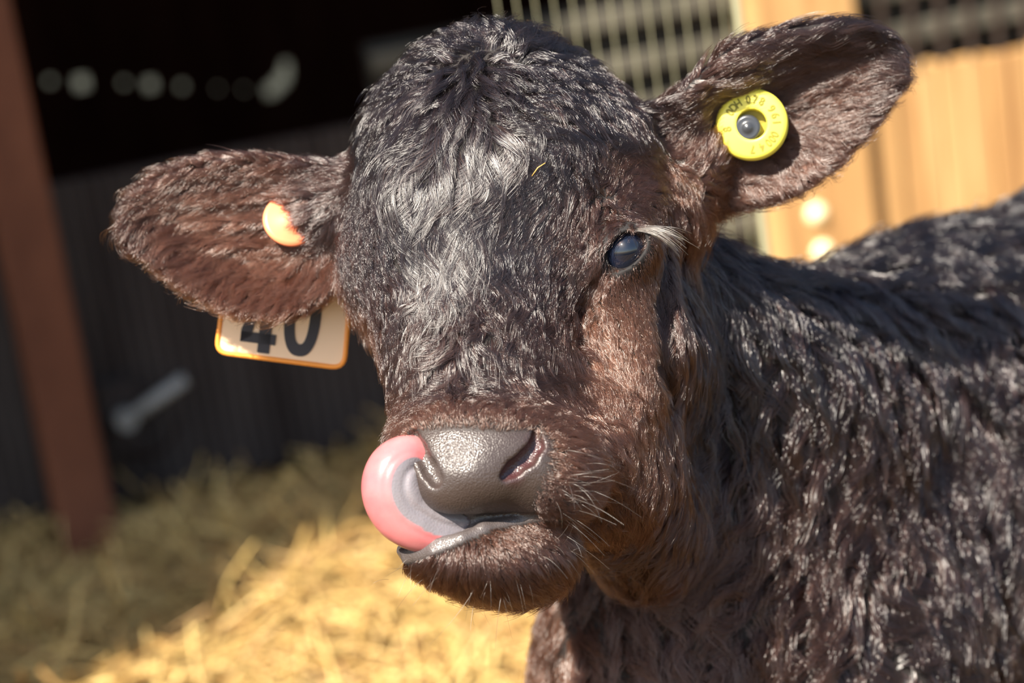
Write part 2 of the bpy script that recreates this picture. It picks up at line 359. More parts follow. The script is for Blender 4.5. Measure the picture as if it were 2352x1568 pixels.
# (px, py, direction x, y, length, wave, lift, clumping, brown, strand thickness)
G = [
 # poll tuft
 (1130, 90, -.1, -1, 60, 14, .55, .8, 0, 1), (1030, 110, -.8, -.6, 55, 12, .5, .8, 0, 1), (1210, 110, .6, -.7, 55, 12, .5, .8, 0, 1), (950, 170, -.8, .2, 60, 10, .4, .8, 0, 1),
 (1060, 170, -.15, 1, 80, 16, .35, .8, 0, 1), (1150, 180, .5, .8, 75, 14, .35, .8, 0, 1), (1050, 250, 0, 1, 80, 10, .25, .8, 0, 1), (980, 240, -.5, .8, 70, 8, .2, .75, 0, 1),
 (1120, 260, .45, .85, 75, 10, .25, .8, 0, 1), (890, 260, -.6, .7, 55, 6, .15, .7, 0, 1), (1250, 170, .9, .45, 60, 8, .2, .75, 0, 1), (1250, 270, .9, .4, 60, 8, .15, .75, .05, 1),
 (1350, 250, .9, .45, 60, 8, .15, .75, .05, 1), (1450, 260, .8, .6, 65, 8, .15, .8, .1, 1),
 # forehead, combed down in waves from the parting
 (1050, 330, 0, 1, 70, 8, .15, .8, 0, 1), (960, 340, -.85, .5, 80, 14, .12, .85, 0, 1), (870, 360, -.7, .7, 55, 6, .1, .7, 0, 1), (1150, 330, .6, .7, 80, 12, .12, .85, 0, 1),
 (1000, 420, -.35, .95, 95, 16, .12, .9, 0, 1), (930, 430, -.3, .95, 70, 10, .1, .85, 0, 1), (1080, 420, -.25, 1, 100, 18, .12, .9, 0, 1), (1160, 420, -.55, .85, 95, 18, .12, .9, 0, 1),
 (1240, 400, -.5, .85, 75, 14, .1, .85, 0, 1), (1320, 400, .3, .9, 50, 8, .1, .7, .1, 1), (1000, 520, .25, .97, 95, 16, .12, .9, 0, 1), (930, 520, .3, .95, 60, 8, .1, .8, 0, 1),
 (1080, 540, 0, 1, 95, 18, .12, .9, 0, 1), (1160, 520, -.35, .95, 95, 16, .12, .9, 0, 1), (1240, 500, -.45, .9, 80, 12, .1, .85, .05, 1), (1330, 500, -.5, .85, 50, 6, .1, .75, .2, 1),
 (940, 620, .5, .85, 75, 12, .1, .85, .05, 1), (1020, 620, .35, .95, 80, 16, .15, .9, .05, 1), (1110, 630, .2, .95, 75, 18, .2, .9, .05, 1), (1200, 620, -.25, .95, 85, 14, .12, .9, .05, 1),
 (1290, 620, -.35, .95, 70, 10, .1, .85, .15, 1),
 # left brow, sleek
 (830, 480, -.1, 1, 26, 2, .15, .3, .05, .8), (850, 560, .3, .95, 24, 2, .12, .25, .05, .8), (800, 600, .3, .95, 24, 2, .12, .25, .1, .8), (860, 660, .7, .7, 36, 4, .12, .5, .1, .9), (900, 690, .75, .6, 50, 6, .12, .7, .1, .9),
 # right brow
 (1400, 440, .1, -.9, 30, 3, .15, .4, .4, .8), (1340, 560, -.45, .85, 45, 5, .1, .7, .3, .9), (1380, 500, -.5, .8, 30, 3, .12, .5, .4, .8), (1500, 420, .8, -.3, 30, 3, .2, .4, .5, .8), (1450, 490, .5, .1, 26, 2, .15, .3, .45, .8), (1530, 500, .3, .9, 36, 4, .2, .5, .3, 1),
 # curls over the bridge
 (1000, 700, -.7, .75, 60, 18, .25, .9, .15, 1), (1070, 690, -.85, .5, 65, 20, .3, .9, .15, 1), (1150, 680, .2, .9, 60, 18, .25, .9, .2, 1), (1230, 720, -.6, .6, 60, 14, .15, .85, .2, 1), (1290, 730, -.85, .5, 60, 12, .1, .8, .3, 1),
 (950, 740, -.75, .6, 60, 10, .15, .8, .2, 1), (1050, 770, -.8, .6, 70, 16, .2, .9, .2, 1), (1130, 770, .55, .85, 75, 20, .2, .9, .1, 1), (1200, 780, .85, .5, 80, 16, .15, .9, .2, 1), (1300, 800, .95, .3, 65, 10, .12, .8, .45, 1),
 (940, 820, -.5, .85, 60, 8, .12, .8, .25, 1), (1030, 850, -.75, .7, 75, 14, .15, .9, .15, 1), (1100, 840, .5, .85, 75, 14, .15, .9, .1, 1), (1180, 860, .9, .5, 80, 12, .12, .85, .3, 1), (1280, 880, .95, .25, 60, 10, .12, .8, .6, 1),
 (980, 900, -.7, .7, 50, 8, .12, .8, .25, 1), (1090, 905, .5, .8, 50, 8, .15, .8, .2, 1), (1190, 915, .95, .25, 45, 6, .12, .7, .4, 1), (1380, 900, .7, .7, 50, 8, .15, .7, .8, 1),
 (860, 780, -.2, 1, 24, 2, .15, .3, .6, .8), (890, 880, -.1, 1, 22, 2, .15, .3, .6, .8), (930, 940, -.4, .9, 22, 2, .3, .3, .6, .7),
 # velvet above the nose and around the muzzle
 (1000, 955, -.25, -.9, 14, 1, .3, .25, .7, .7), (1090, 960, .05, -1, 14, 1, .3, .25, .7, .7), (1190, 965, .4, -.8, 15, 1, .3, .25, .7, .7), (1280, 980, .8, -.2, 22, 2, .4, .35, .7, .75), (1330, 1060, .95, .2, 24, 2, .4, .35, .9, .75),
 (1380, 1000, .9, .5, 34, 4, .3, .5, .8, .9), (1350, 1150, .95, .3, 26, 2, .4, .3, .6, .8), (1270, 1150, .5, .6, 12, 1, .4, .2, .4, .7),
 # chin
 (1000, 1300, -.4, .9, 24, 1, .4, .2, .5, .8), (1100, 1290, .1, 1, 26, 1, .35, .2, .5, .8), (1200, 1270, .6, .8, 30, 1, .3, .2, .5, .8), (1290, 1240, .9, .5, 34, 2, .35, .25, .5, .8), (1150, 1360, .3, .9, 34, 2, .4, .3, .4, .8), (1200, 1210, .7, .6, 14, 1, .35, .2, .6, .7),
 # cheek and jaw
 (1430, 640, .2, .9, 20, 1, .2, .2, .55, .8), (1420, 730, .35, .95, 24, 1, .2, .25, 1, .8), (1400, 830, .4, .9, 28, 2, .2, .3, 1, .8), (1480, 830, .3, .95, 28, 2, .2, .3, 1, .8), (1450, 960, .4, .9, 45, 5, .2, .6, .9, 1),
 (1530, 700, .1, 1, 26, 2, .12, .3, .25, 1), (1530, 820, .1, 1, 30, 2, .12, .3, .3, 1), (1530, 610, .1, 1, 26, 2, .15, .3, .2, 1), (1575, 800, -.2, 1, 70, 5, .2, .7, .35, 1), (1560, 950, -.3, .9, 60, 6, .2, .7, .5, 1), (1500, 1100, -.2, .8, 60, 6, .2, .6, .6, 1), (1420, 1180, .3, .8, 45, 5, .2, .5, .6, 1),
 # left ear
 (760, 420, -.9, -.1, 45, 4, .2, .6, .25, 1), (640, 380, -.95, 0, 40, 4, .2, .6, .5, 1), (500, 390, -.9, .2, 45, 5, .25, .6, .5, 1), (380, 430, -.85, .45, 55, 6, .35, .7, .5, 1), (300, 500, -.7, .6, 60, 8, .4, .7, .35, 1),
 (640, 500, -.95, .2, 50, 5, .15, .7, .6, 1), (500, 500, -.95, .25, 50, 5, .15, .7, .7, 1), (400, 520, -.9, .4, 55, 6, .25, .7, .6, 1), (620, 600, -.9, .35, 45, 4, .12, .6, .8, 1), (500, 590, -.8, .55, 55, 5, .2, .7, .7, 1), (350, 570, -.6, .7, 60, 6, .3, .7, .5, 1),
 (480, 670, -.6, .7, 60, 6, .3, .7, .7, 1), (560, 690, -.45, .85, 65, 6, .35, .7, .8, 1), (660, 680, -.4, .85, 60, 6, .35, .7, .8, 1), (740, 640, -.3, .9, 50, 5, .3, .6, .6, 1), (780, 480, -.5, .7, 45, 4, .2, .6, .2, 1),
 # right ear
 (1560, 270, .8, -.5, 45, 4, .2, .6, .3, 1), (1640, 180, .8, -.3, 55, 6, .35, .7, .3, 1), (1760, 110, .95, 0, 75, 8, .2, .8, .25, 1), (1900, 90, .95, .2, 75, 8, .2, .85, .2, 1), (2030, 120, .8, .6, 60, 6, .2, .8, .15, 1.1),
 (1640, 270, .6, -.7, 50, 5, .12, .6, .3, 1), (1620, 380, .3, -.6, 40, 5, .15, .6, .6, 1), (1780, 190, .9, -.1, 60, 6, .15, .8, .4, 1), (1900, 170, .95, -.05, 55, 5, .12, .7, .6, 1), (1850, 260, .95, -.2, 50, 5, .12, .7, .6, 1), (2000, 200, .9, -.1, 60, 6, .15, .8, .3, 1),
 (1900, 330, .8, .2, 55, 6, .2, .7, .5, 1), (1980, 280, .85, 0, 55, 6, .2, .7, .4, 1), (1820, 400, .7, .7, 60, 8, .35, .7, .6, 1), (1720, 430, .85, .5, 65, 8, .3, .7, .6, 1), (1640, 440, .8, .4, 60, 8, .3, .7, .6, 1), (1740, 340, .8, .1, 45, 6, .2, .7, .6, 1),
 (1590, 490, .7, .7, 75, 10, .5, .8, .9, 1), (1560, 430, .2, .8, 50, 6, .3, .6, .7, 1),
 # neck, chest, back
 (1650, 680, .2, 1, 90, 10, .3, .7, .05, 1.3), (1750, 670, .3, .2, 80, 14, .4, .7, 0, 1.4), (1900, 680, .4, .1, 80, 14, .4, .7, 0, 1.5), (2100, 640, .5, -.1, 80, 14, .4, .7, 0, 1.6), (2300, 560, .5, -.1, 80, 14, .4, .7, 0, 1.7),
 (1680, 800, .1, 1, 110, 18, .3, .85, .05, 1.4), (1850, 800, .1, 1, 110, 22, .3, .9, .05, 1.6), (2050, 800, -.1, 1, 110, 24, .3, .9, .1, 1.7), (2250, 800, .1, 1, 110, 26, .3, .9, .1, 1.8),
 (1700, 1000, -.1, 1, 115, 20, .3, .85, .15, 1.5), (1900, 1000, -.2, 1, 120, 24, .3, .9, .2, 1.6), (2100, 1000, -.15, 1, 120, 26, .3, .9, .15, 1.7), (2300, 1000, -.2, 1, 120, 28, .3, .9, .1, 1.8),
 (1650, 1200, -.6, .8, 100, 18, .25, .8, .3, 1.3), (1800, 1200, -.6, .7, 110, 22, .3, .9, .3, 1.5), (2000, 1200, -.4, .9, 120, 26, .3, .9, .2, 1.6), (2250, 1250, -.2, 1, 120, 28, .3, .9, .1, 1.7),
 (1350, 1280, .5, .8, 50, 6, .2, .5, .4, 1), (1500, 1330, .3, .9, 80, 12, .25, .7, .4, 1.2), (1650, 1380, -.7, .5, 100, 20, .3, .85, .5, 1.3), (1850, 1400, -.7, .6, 110, 26, .3, .9, .3, 1.5), (2100, 1450, .6, .6, 110, 28, .3, .9, .1, 1.6), (2300, 1450, .4, .8, 110, 28, .3, .9, .1, 1.6),
 (1220, 1400, -.4, .9, 60, 6, .3, .5, .8, 1), (1300, 1450, 0, 1, 70, 8, .25, .6, .9, 1), (1220, 1520, -.6, .7, 80, 8, .35, .6, .7, 1.1), (1400, 1500, .4, .8, 90, 16, .3, .8, .8, 1.2), (1550, 1500, .5, .8, 100, 22, .3, .85, .5, 1.3), (1700, 1540, .3, .9, 100, 26, .3, .9, .4, 1.4),
]
GP = np.array([surf(g[0], g[1]) for g in G]); GA = np.array([g[4:] for g in G], float)
GD = np.array([[g[2], g[3], 0] for g in G], float); GD /= np.linalg.norm(GD, axis=1, keepdims=True)
gz = GP[:, 2] < -420
GS = np.where(gz | (GP[:, 0] > 1640) & (GP[:, 1] > 700), 120., 42.)
GNo = grad(GP); GD = GD-GNo*(GD*GNo).sum(1, keepdims=True)*.999; GD /= np.linalg.norm(GD, axis=1, keepdims=True)
def field(p):
    out_d = np.empty((len(p), 3)); out_a = np.empty((len(p), GA.shape[1]))
    for i in range(0, len(p), 20000):
        q = p[i:i+20000]; d2 = ((q[:, None]-GP[None])**2).sum(-1)
        w = np.exp(-.5*d2/GS**2)+1e-5/(1+d2/1e3)**2; w /= w.sum(1, keepdims=True)
        out_d[i:i+20000] = w@GD; out_a[i:i+20000] = w@GA
    return out_d, out_a
# masks in terms of where the place on the head is
NOSE = np.array([(950, 990), (1060, 984), (1150, 992), (1228, 988), (1262, 1020), (1262, 1080), (1235, 1120), (1225, 1160), (1235, 1186), (1110, 1192), (985, 1180), (930, 1140), (915, 1060)], float)
LIP = np.array([(905, 1300), (900, 1240), (1000, 1215), (1110, 1180), (1330, 1186), (1325, 1196), (1240, 1194), (1130, 1214), (1040, 1253), (960, 1287)], float)
def inpoly(x, y, poly):
    c = np.zeros(x.shape, bool); n = len(poly); d = np.full(x.shape, 1e9)
    for i in range(n):
        (x0, y0), (x1, y1) = poly[i], poly[(i+1) % n]
        c ^= ((y0 > y) != (y1 > y)) & (x < (x1-x0)*(y-y0)/((y1-y0) or 1e-9)+x0)
        t = np.clip(((x-x0)*(x1-x0)+(y-y0)*(y1-y0))/((x1-x0)**2+(y1-y0)**2), 0, 1); d = np.minimum(d, np.hypot(x-x0-t*(x1-x0), y-y0-t*(y1-y0)))
    return np.where(c, -d, d)
def masks(p):
    x, y = proj(p); nose = np.clip(.5-inpoly(x, y, NOSE)/np.where((x > 1238) | (y < 985), 46, 14), 0, 1)*(p[..., 2] > 40)
    lip = np.clip(.5-inpoly(x, y, LIP)/8, 0, 1)*(p[..., 2] > 0)
    e = np.minimum(np.linalg.norm(p-EYE-np.array([-3, 2, 30]), axis=-1)/58, np.linalg.norm(p-eyel-np.array([-30, 0, 10]), axis=-1)/50)
    return nose, lip, np.clip(1.5-e*1.0, 0, 1)*(e < 1.15)
TV = BV[BQ]                       # quads
qn = np.cross(TV[:, 2]-TV[:, 0], TV[:, 3]-TV[:, 1]); qa = np.linalg.norm(qn, axis=1)/2; qn /= np.maximum(2*qa[:, None], 1e-9)
qc = TV.mean(1); vc = np.array([CX, CY, D0])-qc; vc /= np.linalg.norm(vc, axis=1, keepdims=True)
if (qn*grad(qc[:1000])[0]).shape and (qn[:1000]*grad(qc[:1000])).sum() < 0: qn = -qn
facing = (qn*vc).sum(1); qpx, qpy = proj(qc)
def scatter(w, n):
    c = np.cumsum(w*qa); i = np.searchsorted(c, rng.random(n)*c[-1]); u, v = rng.random((2, n, 1))
    a = TV[i]; return (a[:, 0]*(1-u)+a[:, 1]*u)*(1-v)+(a[:, 3]*(1-u)+a[:, 2]*u)*v, qn[i]
def noise3(p, s, seed=0):
    r = np.random.default_rng(seed); o = 0
    for k in range(5):
        f = r.normal(size=3)*s*(1+.5*k); o = o+np.sin(p@f+r.random()*6.28)
    return o/2.2
from mathutils.kdtree import KDTree
def make_fur(name, w, nclump, nhair, mat, parent, K=7, rad=.5, wild=1.0, lenk=1.0, wavek=1.0, clk=1.0):
    cb, cn = scatter(w, nclump); d0, a = field(cb)
    L, wave, lift, cl, br, th = a.T; wave = wave*wavek
    fl = np.clip((L-58)/20, 0, 1)*(lift < .22)*(br < .5); L = L*(1+.45*fl); lift = lift*(1-.35*fl)
    L = L*lenk*np.exp(rng.normal(0, .16, nclump)); p = cb.copy(); path = [p.copy()]; off0 = 2.0
    ph = noise3(cb, .022, 3)*2.6+rng.normal(0, .25, nclump); fr = 1.0+.15*rng.random(nclump)+.25*noise3(cb, .01, 5)
    em = (cb[:, 2] < -90)*((cb[:, 0] < 770)+(cb[:, 0] > 1620)*(cb[:, 1] < 560)); cl = (cl*(1-.3*em)+.08*fl)*clk; rd = rng.normal(0, 1, (nclump, 3))*(1-.6*fl)[:, None]; fr = fr*(1-.25*fl)
    for k in range(1, K):
        s = k/(K-1); n = grad(p); d, _ = field(p) if k % 2 == 1 else (d, None)
        d = d+rd*.10*wild; t = d-n*(d*n).sum(1, keepdims=True); t /= np.maximum(np.linalg.norm(t, axis=1, keepdims=True), 1e-6)
        b = np.cross(n, t); dphi = 2*np.pi*fr*s+ph
        amp = (wave*(1+1.1*fl)*2*np.pi*fr*np.cos(dphi)/np.maximum(L, 1)*.55)[:, None]
        step = t+b*np.clip(amp, -1.4, 1.4)
        step /= np.linalg.norm(step, axis=1, keepdims=True)
        p = p+step*(L/(K-1))[:, None]
        n = grad(p); h = off0+lift*L*np.sin(min(s*1.1, 1)*1.4)*(1-.35*s*(wave > 8))
        p = p+n*np.clip(h-sample(p), -30, 30)[:, None]
        path.append(p.copy())
    path = np.stack(path, 1)                                  # clump, K, 3
    kd = KDTree(nclump)
    for i, c in enumerate(cb): kd.insert(c, i)
    kd.balance()
    hb, hn = scatter(w, nhair); no, li, ey = masks(hb)
    keep = (rng.random(nhair) > np.maximum(np.maximum(no*1.3, li*1.3), ey*1.3)); hb = hb[keep]; hn = hn[keep]; n = len(hb)
    ci = np.fromiter((kd.find(q)[1] for q in hb), int, n)
    s = np.linspace(0, 1, K)[None, :, None]; off = (hb-cb[ci])[:, None]; cc = (cl[ci]*.88*np.exp(rng.normal(0, .12, n))).clip(0, 1)[:, None, None]
    lf = np.exp(rng.normal(-.04, .30, n))*np.where(rng.random(n) < .03, 1.35, 1)
    pos = path[ci]
    rel = (pos-pos[:, :1])*np.minimum(lf, 1.5)[:, None, None]
    fly = (1-.65*fl[ci])[:, None, None]*rng.normal(0, 1, (n, 1, 3))*(L[ci]*.05*wild)[:, None, None]*s**1.5*(1.25-cc)*1.6
    pos = hb[:, None]+rel-off*cc*np.minimum(s*1.25, 1)**1.1*.88+fly
    r = rad*th[ci][:, None]*np.linspace(1, .2, K)[None]**.8*np.exp(rng.normal(0, .15, (n, 1)))
    hc = bpy.data.hair_curves.new(name); hc.add_curves([K]*n)
    hc.attributes['position'].data.foreach_set('vector', view2world(pos).astype(np.float32).ravel())
    ra = hc.attributes.get('radius') or hc.attributes.new('radius', 'FLOAT', 'POINT')
    ra.data.foreach_set('value', (r*U).astype(np.float32).ravel())
    at = hc.attributes.new('brown', 'FLOAT', 'CURVE')
    at.data.foreach_set('value', np.clip(br[ci]+rng.normal(0, .12, n), 0, 1.2).astype(np.float32))
    hc.materials.append(mat)
    o = link(bpy.data.objects.new(name, hc), parent); tag(o, kind='stuff'); print(name, n); return o
def hair_mat(name, c0, c1, rough=.3):
    m = bpy.data.materials.new(name); m.use_nodes = True; nt = m.node_tree; N = nt.nodes; N.clear(); L = nt.links
    out = N.new('ShaderNodeOutputMaterial'); h = N.new('ShaderNodeBsdfHairPrincipled'); h.parametrization = 'COLOR'
    at = N.new('ShaderNodeAttribute'); at.attribute_name = 'brown'; mx = N.new('ShaderNodeMix'); mx.data_type = 'RGBA'
    mx.inputs[6].default_value = (*c0, 1); mx.inputs[7].default_value = (*c1, 1); L.new(at.outputs['Fac'], mx.inputs[0])
    L.new(mx.outputs[2], h.inputs['Color']); h.inputs['Roughness'].default_value = rough; h.inputs['Radial Roughness'].default_value = .5
    h.inputs['Random Roughness'].default_value = .4; h.inputs['IOR'].default_value = 1.6; h.inputs['Coat'].default_value = .6
    L.new(h.outputs[0], out.inputs[0]); return m
# ------------------------------------------------------------------ the pen: ground, low wall, fence, shelter
def ray(px, py):
    d = _F*D0+(px-CX)*_R-(py-CY)*_U; return d/np.linalg.norm(d)
def gnd(px, py, z=0.0):
    r = ray(px, py); return CAM+r*((z-CAM[2])/r[2])
WA, WB = gnd(50, 1200), gnd(850, 1000)
WT = unit(WB-WA); WN = np.array([WT[1], -WT[0], 0.]); ZZ = np.array([0, 0, 1.0])     # along the wall; normal towards the camera
def wp(t, z, off=0.0): return WA+WT*t+WN*off+ZZ*z

m_ground = noisy('straw_floor', [(.04, .025, .011), (.09, .056, .022), (.15, .095, .04)], 55, rough=.95, bump=.6)
m_straw = bpy.data.materials.new('straw'); m_straw.use_nodes = True
nt = m_straw.node_tree; b_ = nt.nodes['Principled BSDF']; hi = nt.nodes.new('ShaderNodeHairInfo'); cr = nt.nodes.new('ShaderNodeValToRGB')
cr.color_ramp.elements[0].color = (.31, .165, .05, 1); cr.color_ramp.elements[1].color = (.68, .49, .18, 1)
nt.links.new(hi.outputs['Random'], cr.inputs[0]); nt.links.new(cr.outputs[0], b_.inputs['Base Color']); b_.inputs['Roughness'].default_value = .42
m_dark = noisy('weathered_siding', [(.022, .015, .013), (.062, .050, .044)], 9, (1, 1, .15), .85, .2)
m_grey = noisy('grey_fence_board', [(.065, .06, .046), (.11, .10, .078)], 14, (1, 1, .2), .8, .2)
m_back = noisy('dark_backing', [(.018, .016, .013), (.04, .035, .028)], 10, rough=.9)
m_tan = noisy('tan_plank', [(.26, .13, .05), (.45, .26, .105), (.56, .36, .16)], 13, (1, 1, .1), .7, .2)
m_wire = simple('pale_wire', (.33, .31, .19), .4)
m_rust = simple('rusty_strip', (.035, .02, .013), .7)
m_post = noisy('brown_post', [(.085, .030, .016), (.19, .07, .036)], 6, (1, 1, .4), .7, .2)
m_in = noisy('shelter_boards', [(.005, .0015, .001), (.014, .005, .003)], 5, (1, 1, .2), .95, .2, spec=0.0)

# straw covered ground (bumpy) as a grid
def gh(x, y):
    return .030*np.sin(x*5.1+1)*np.sin(y*4.3+.5)+.018*np.sin(x*13+y*7)+.012*np.sin(x*23-y*19+2)
nx = ny = 160; gx, gy = np.meshgrid(np.linspace(-3.2, 4.2, nx), np.linspace(-1.5, 7.5, ny), indexing='ij')
gz_ = gh(gx, gy)-.03; V = np.stack([gx, gy, gz_], -1).reshape(-1, 3); I = np.arange(nx*ny).reshape(nx, ny)
Q = np.stack([I[:-1, :-1], I[1:, :-1], I[1:, 1:], I[:-1, 1:]], -1).reshape(-1, 4)
fl = np_mesh('floor', V, Q, m_ground); tag(fl, 'bare bedded ground under the loose straw', kind='structure')
# loose straw
ns = 26000
sx = rng.uniform(-1.7, 1.6, ns*2); sy = rng.uniform(1.5, 3.9, ns*2)
dw = (np.stack([sx, sy], -1)-WA[:2])@WN[:2]; k_ = dw > .03; sx, sy = sx[k_][:ns], sy[k_][:ns]; ns = len(sx)
az = rng.uniform(0, 2*math.pi, ns); el = np.abs(rng.normal(0, .28, ns))+(rng.random(ns) < .05)*rng.uniform(.3, 1.0, ns); ln = rng.uniform(.03, .13, ns)
dv = np.stack([np.cos(az)*np.cos(el), np.sin(az)*np.cos(el), np.sin(el)], -1)
sp = np.stack([sx, sy, gh(sx, sy)-.028+np.abs(rng.normal(0, .016, ns))], -1); bend = rng.normal(0, .006, (ns, 3))
pos = np.stack([sp, sp+dv*(ln*.5)[:, None]+bend, sp+dv*ln[:, None]], 1); pos[:, :, 2] = np.maximum(pos[:, :, 2], -.03)
hc = bpy.data.hair_curves.new('straw_bedding'); hc.add_curves([3]*ns); hc.attributes['position'].data.foreach_set('vector', pos.astype(np.float32).ravel())
ra = hc.attributes.get('radius') or hc.attributes.new('radius', 'FLOAT', 'POINT')
ra.data.foreach_set('value', np.repeat(rng.uniform(.0011, .0026, ns), 3).astype(np.float32)); hc.materials.append(m_straw)
tag(link(bpy.data.objects.new('straw_bedding', hc)), 'loose golden straw bedding spread over the ground of the pen', 'straw', kind='stuff')

# low wall of grooved siding, left of the head
mb = MB(); bw = .022; t = -1.6
while t < .71:
    mb.box(wp(t+bw*.45, .26, -.012), WT*bw*.42, WN*.012, ZZ*.27); t += bw
mb.box(wp(-.45, .25, -.032), WT*1.16, WN*.008, ZZ*.26)
o = mb.build('wall_back', m_dark); tag(o, 'low wall of dark grooved siding behind the left ear', kind='structure')
# rail and wire fence
def fence(name, t0, t1, zs, z1, wires, m_w, wr, label, panel_z0):
    r = link(bpy.data.objects.new(name, None)); r.location = wp((t0+t1)/2, 0); inv = r.location
    def ch(mb, n, m, **k):
        o = mb.build(n, m, r, **k); o.location = -inv; return o
    mb = MB(); mb.box(wp((t0+t1)/2, (panel_z0+z1)/2, -.05), WT*(t1-t0)/2, WN*.006, ZZ*(z1-panel_z0)/2); ch(mb, 'backing_panel', m_back)
    for z in zs:
        mb = MB(); mb.box(wp((t0+t1)/2, z, -.02), WT*(t1-t0)/2, WN*.011, ZZ*.017); ch(mb, 'rail', m_grey, bevel=.003)
    mb = MB()
    t = t0+.01 if wires < .4 else t1
    while t < t1: mb.tube([wp(t, panel_z0, .0), wp(t+.002, z1, .0)], wr, 6); t += wires
    if mb.v: ch(mb, 'wire_mesh', m_w)
    tag(r, label, 'fence'); return r
fence('rail_fence', .715, 1.40, [.05+.082*i for i in range(8)], .655, .5, m_wire, .0014, 'grey rail fence with pale wire mesh behind the top of the head', 0)
fence('rail_fence', 1.615, 3.0, [.50+.082*i for i in range(5)], .88, .062, m_rust, .006, 'dim rail fence with rusty upright strips above the tan planks', .43)
# upright wire mesh panel standing between the calf and the fence
r_ = link(bpy.data.objects.new('wire_mesh_panel', None)); y_ = 1.68; xa, xb = [(CAM+ray(q, 60)*y_/ray(q, 60)[1])[0] for q in (1150, 1698)]; r_.location = ((xa+xb)/2, y_, 0)
mb = MB()
for x_ in np.arange(xa, xb, .0155): mb.tube([(x_, y_, -.03), (x_, y_, 1.02)], .00055, 6)
for z_ in np.arange(.05, 1.02, .2): mb.tube([(xa, y_+.002, z_), (xb, y_+.002, z_)], .00055, 6)
q = mb.build('wires', m_wire, r_); q.location = -r_.location
mb = MB(); mb.tube([(xb, y_, -.03), (xb, y_, 1.03)], .004, 8); q = mb.build('end_rod', m_wire, r_); q.location = -r_.location
tag(r_, 'pale upright wire mesh panel close behind the head between head and right ear', 'mesh panel')
# tan gate post with two bolts
pr = link(bpy.data.objects.new('gate_post', None)); pr.location = wp(1.50, 0)
mb = MB(); mb.box(wp(1.505, .55, .01), WT*.10, WN*.04, ZZ*.57); q = mb.build('post_beam', m_tan, pr, bevel=.006); q.location = -pr.location
m_bolt = simple('bolt_glint_pale', (1.0, .88, .55), .3)  # pale colour stands in for the sun's glint on the bolts
def wallpt(px, py, off):
    r = ray(px, py); return CAM+r*(((WA+WN*off-CAM)@WN)/(r@WN))
for bx, by in ((1875, 492), (1890, 580)):
    mb = MB(); c = wallpt(bx, by, .05); mb.lathe(c, WN, [(.019, -.004), (.019, .003), (.014, .010), (.0001, .014)], 20)
    q = mb.build('bolt', m_bolt, pr, True); q.location = -pr.location
tag(pr, 'sunlit tan timber gate post with two bolts, their glint painted pale, behind the right ear', 'post')
# tan plank wall on the right
mb = MB(); t = 1.612; i = 0
while t < 3.0:
    w_ = .085+.03*((i*7) % 5)/5; mb.box(wp(t+w_/2, .215, -.004*((i*3) % 4)), WT*(w_/2-.004), WN*.011, ZZ*(.215+.006*((i*5) % 3))); t += w_; i += 1
mb.box(wp(2.3, .2, -.035), WT*.69, WN*.005, ZZ*.2)
o = mb.build('wall_right', m_tan, bevel=.003); tag(o, 'low wall of sunlit tan planks above the back of the calf', kind='structure')

# shelter behind: dark rear wall with small openings to the sky, roof, unseen roof wing added to shade the left of the pen
def rearpt(px, py, off=-2.6):
    r = ray(px, py); return CAM+r*(((WA+WN*off-CAM)@WN)/(r@WN))
holes = [(187, 190, .0050), (345, 194, .0042), (285, 190, .0022), (418, 198, .0026), (115, 186, .0024), (622, 208, .0046), (636, 196, .0046), (648, 183, .0046), (655, 168, .0040), (656, 150, .0032), (500, 203, .0014), (560, 205, .0014)]
def rw(p): return (p-WA)@WT
mb = MB(); cells = []
for hx, hy, s in holes: p = rearpt(hx, hy); cells.append((rw(p), p[2], s*3.6))
# the wall is meshed round square openings: vertical strips, each with its opening
edges = sorted(cells); t0 = -4.0; TH = .003; ZT = 3.2
def slab(ta, tb, za, zb):
    if tb-ta > 1e-5 and zb-za > 1e-5: mb.box(wp((ta+tb)/2, (za+zb)/2, -2.6), WT*(tb-ta)/2, WN*TH/2, ZZ*(zb-za)/2)
cuts = sorted(set([-4.0, 5.0]+[t-s for t, z, s in edges]+[t+s for t, z, s in edges]))
for ta, tb in zip(cuts, cuts[1:]):
    tm = (ta+tb)/2; hs = sorted((z-s, z+s) for t, z, s in edges if t-s < tm < t+s); za = 0.0
    for a, b in hs: slab(ta, tb, za, a); za = max(za, b)
    slab(ta, tb, za, ZT)
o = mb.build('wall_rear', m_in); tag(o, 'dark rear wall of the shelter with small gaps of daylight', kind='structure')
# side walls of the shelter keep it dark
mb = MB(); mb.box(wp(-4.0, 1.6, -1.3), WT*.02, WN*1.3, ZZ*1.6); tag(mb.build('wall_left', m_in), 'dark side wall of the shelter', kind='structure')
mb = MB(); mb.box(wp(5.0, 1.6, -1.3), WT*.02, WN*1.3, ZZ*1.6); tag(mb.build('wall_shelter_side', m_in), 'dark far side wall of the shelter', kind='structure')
G1, G2 = gnd(430, 1500), gnd(870, 1215); S_ = np.array(SUN_W); RZ = 3.1
R1, R2 = [g+S_*(RZ/S_[2]) for g in (G1, G2)]; rd_ = unit(R2-R1); rn = np.array([-rd_[1], rd_[0], 0])     # unseen edge shaped to cast the ground's shadow line; left of it is roofed
tq = ((wp(0, 0, 0)-R1)@WN)/(rd_@WN); RC = R1+rd_*tq                     # where the edge meets the line of the low wall
pts = [R1-rd_*1.1, RC, RC+WT*8, RC+WT*8-WN*3.2, RC-WN*3.2+WT*-8, R1-rd_*1.1+rn*6]
mb = MB(); V = [np.array([p[0], p[1], RZ]) for p in pts]+[np.array([p[0], p[1], RZ+.06]) for p in pts]; n_ = len(pts)
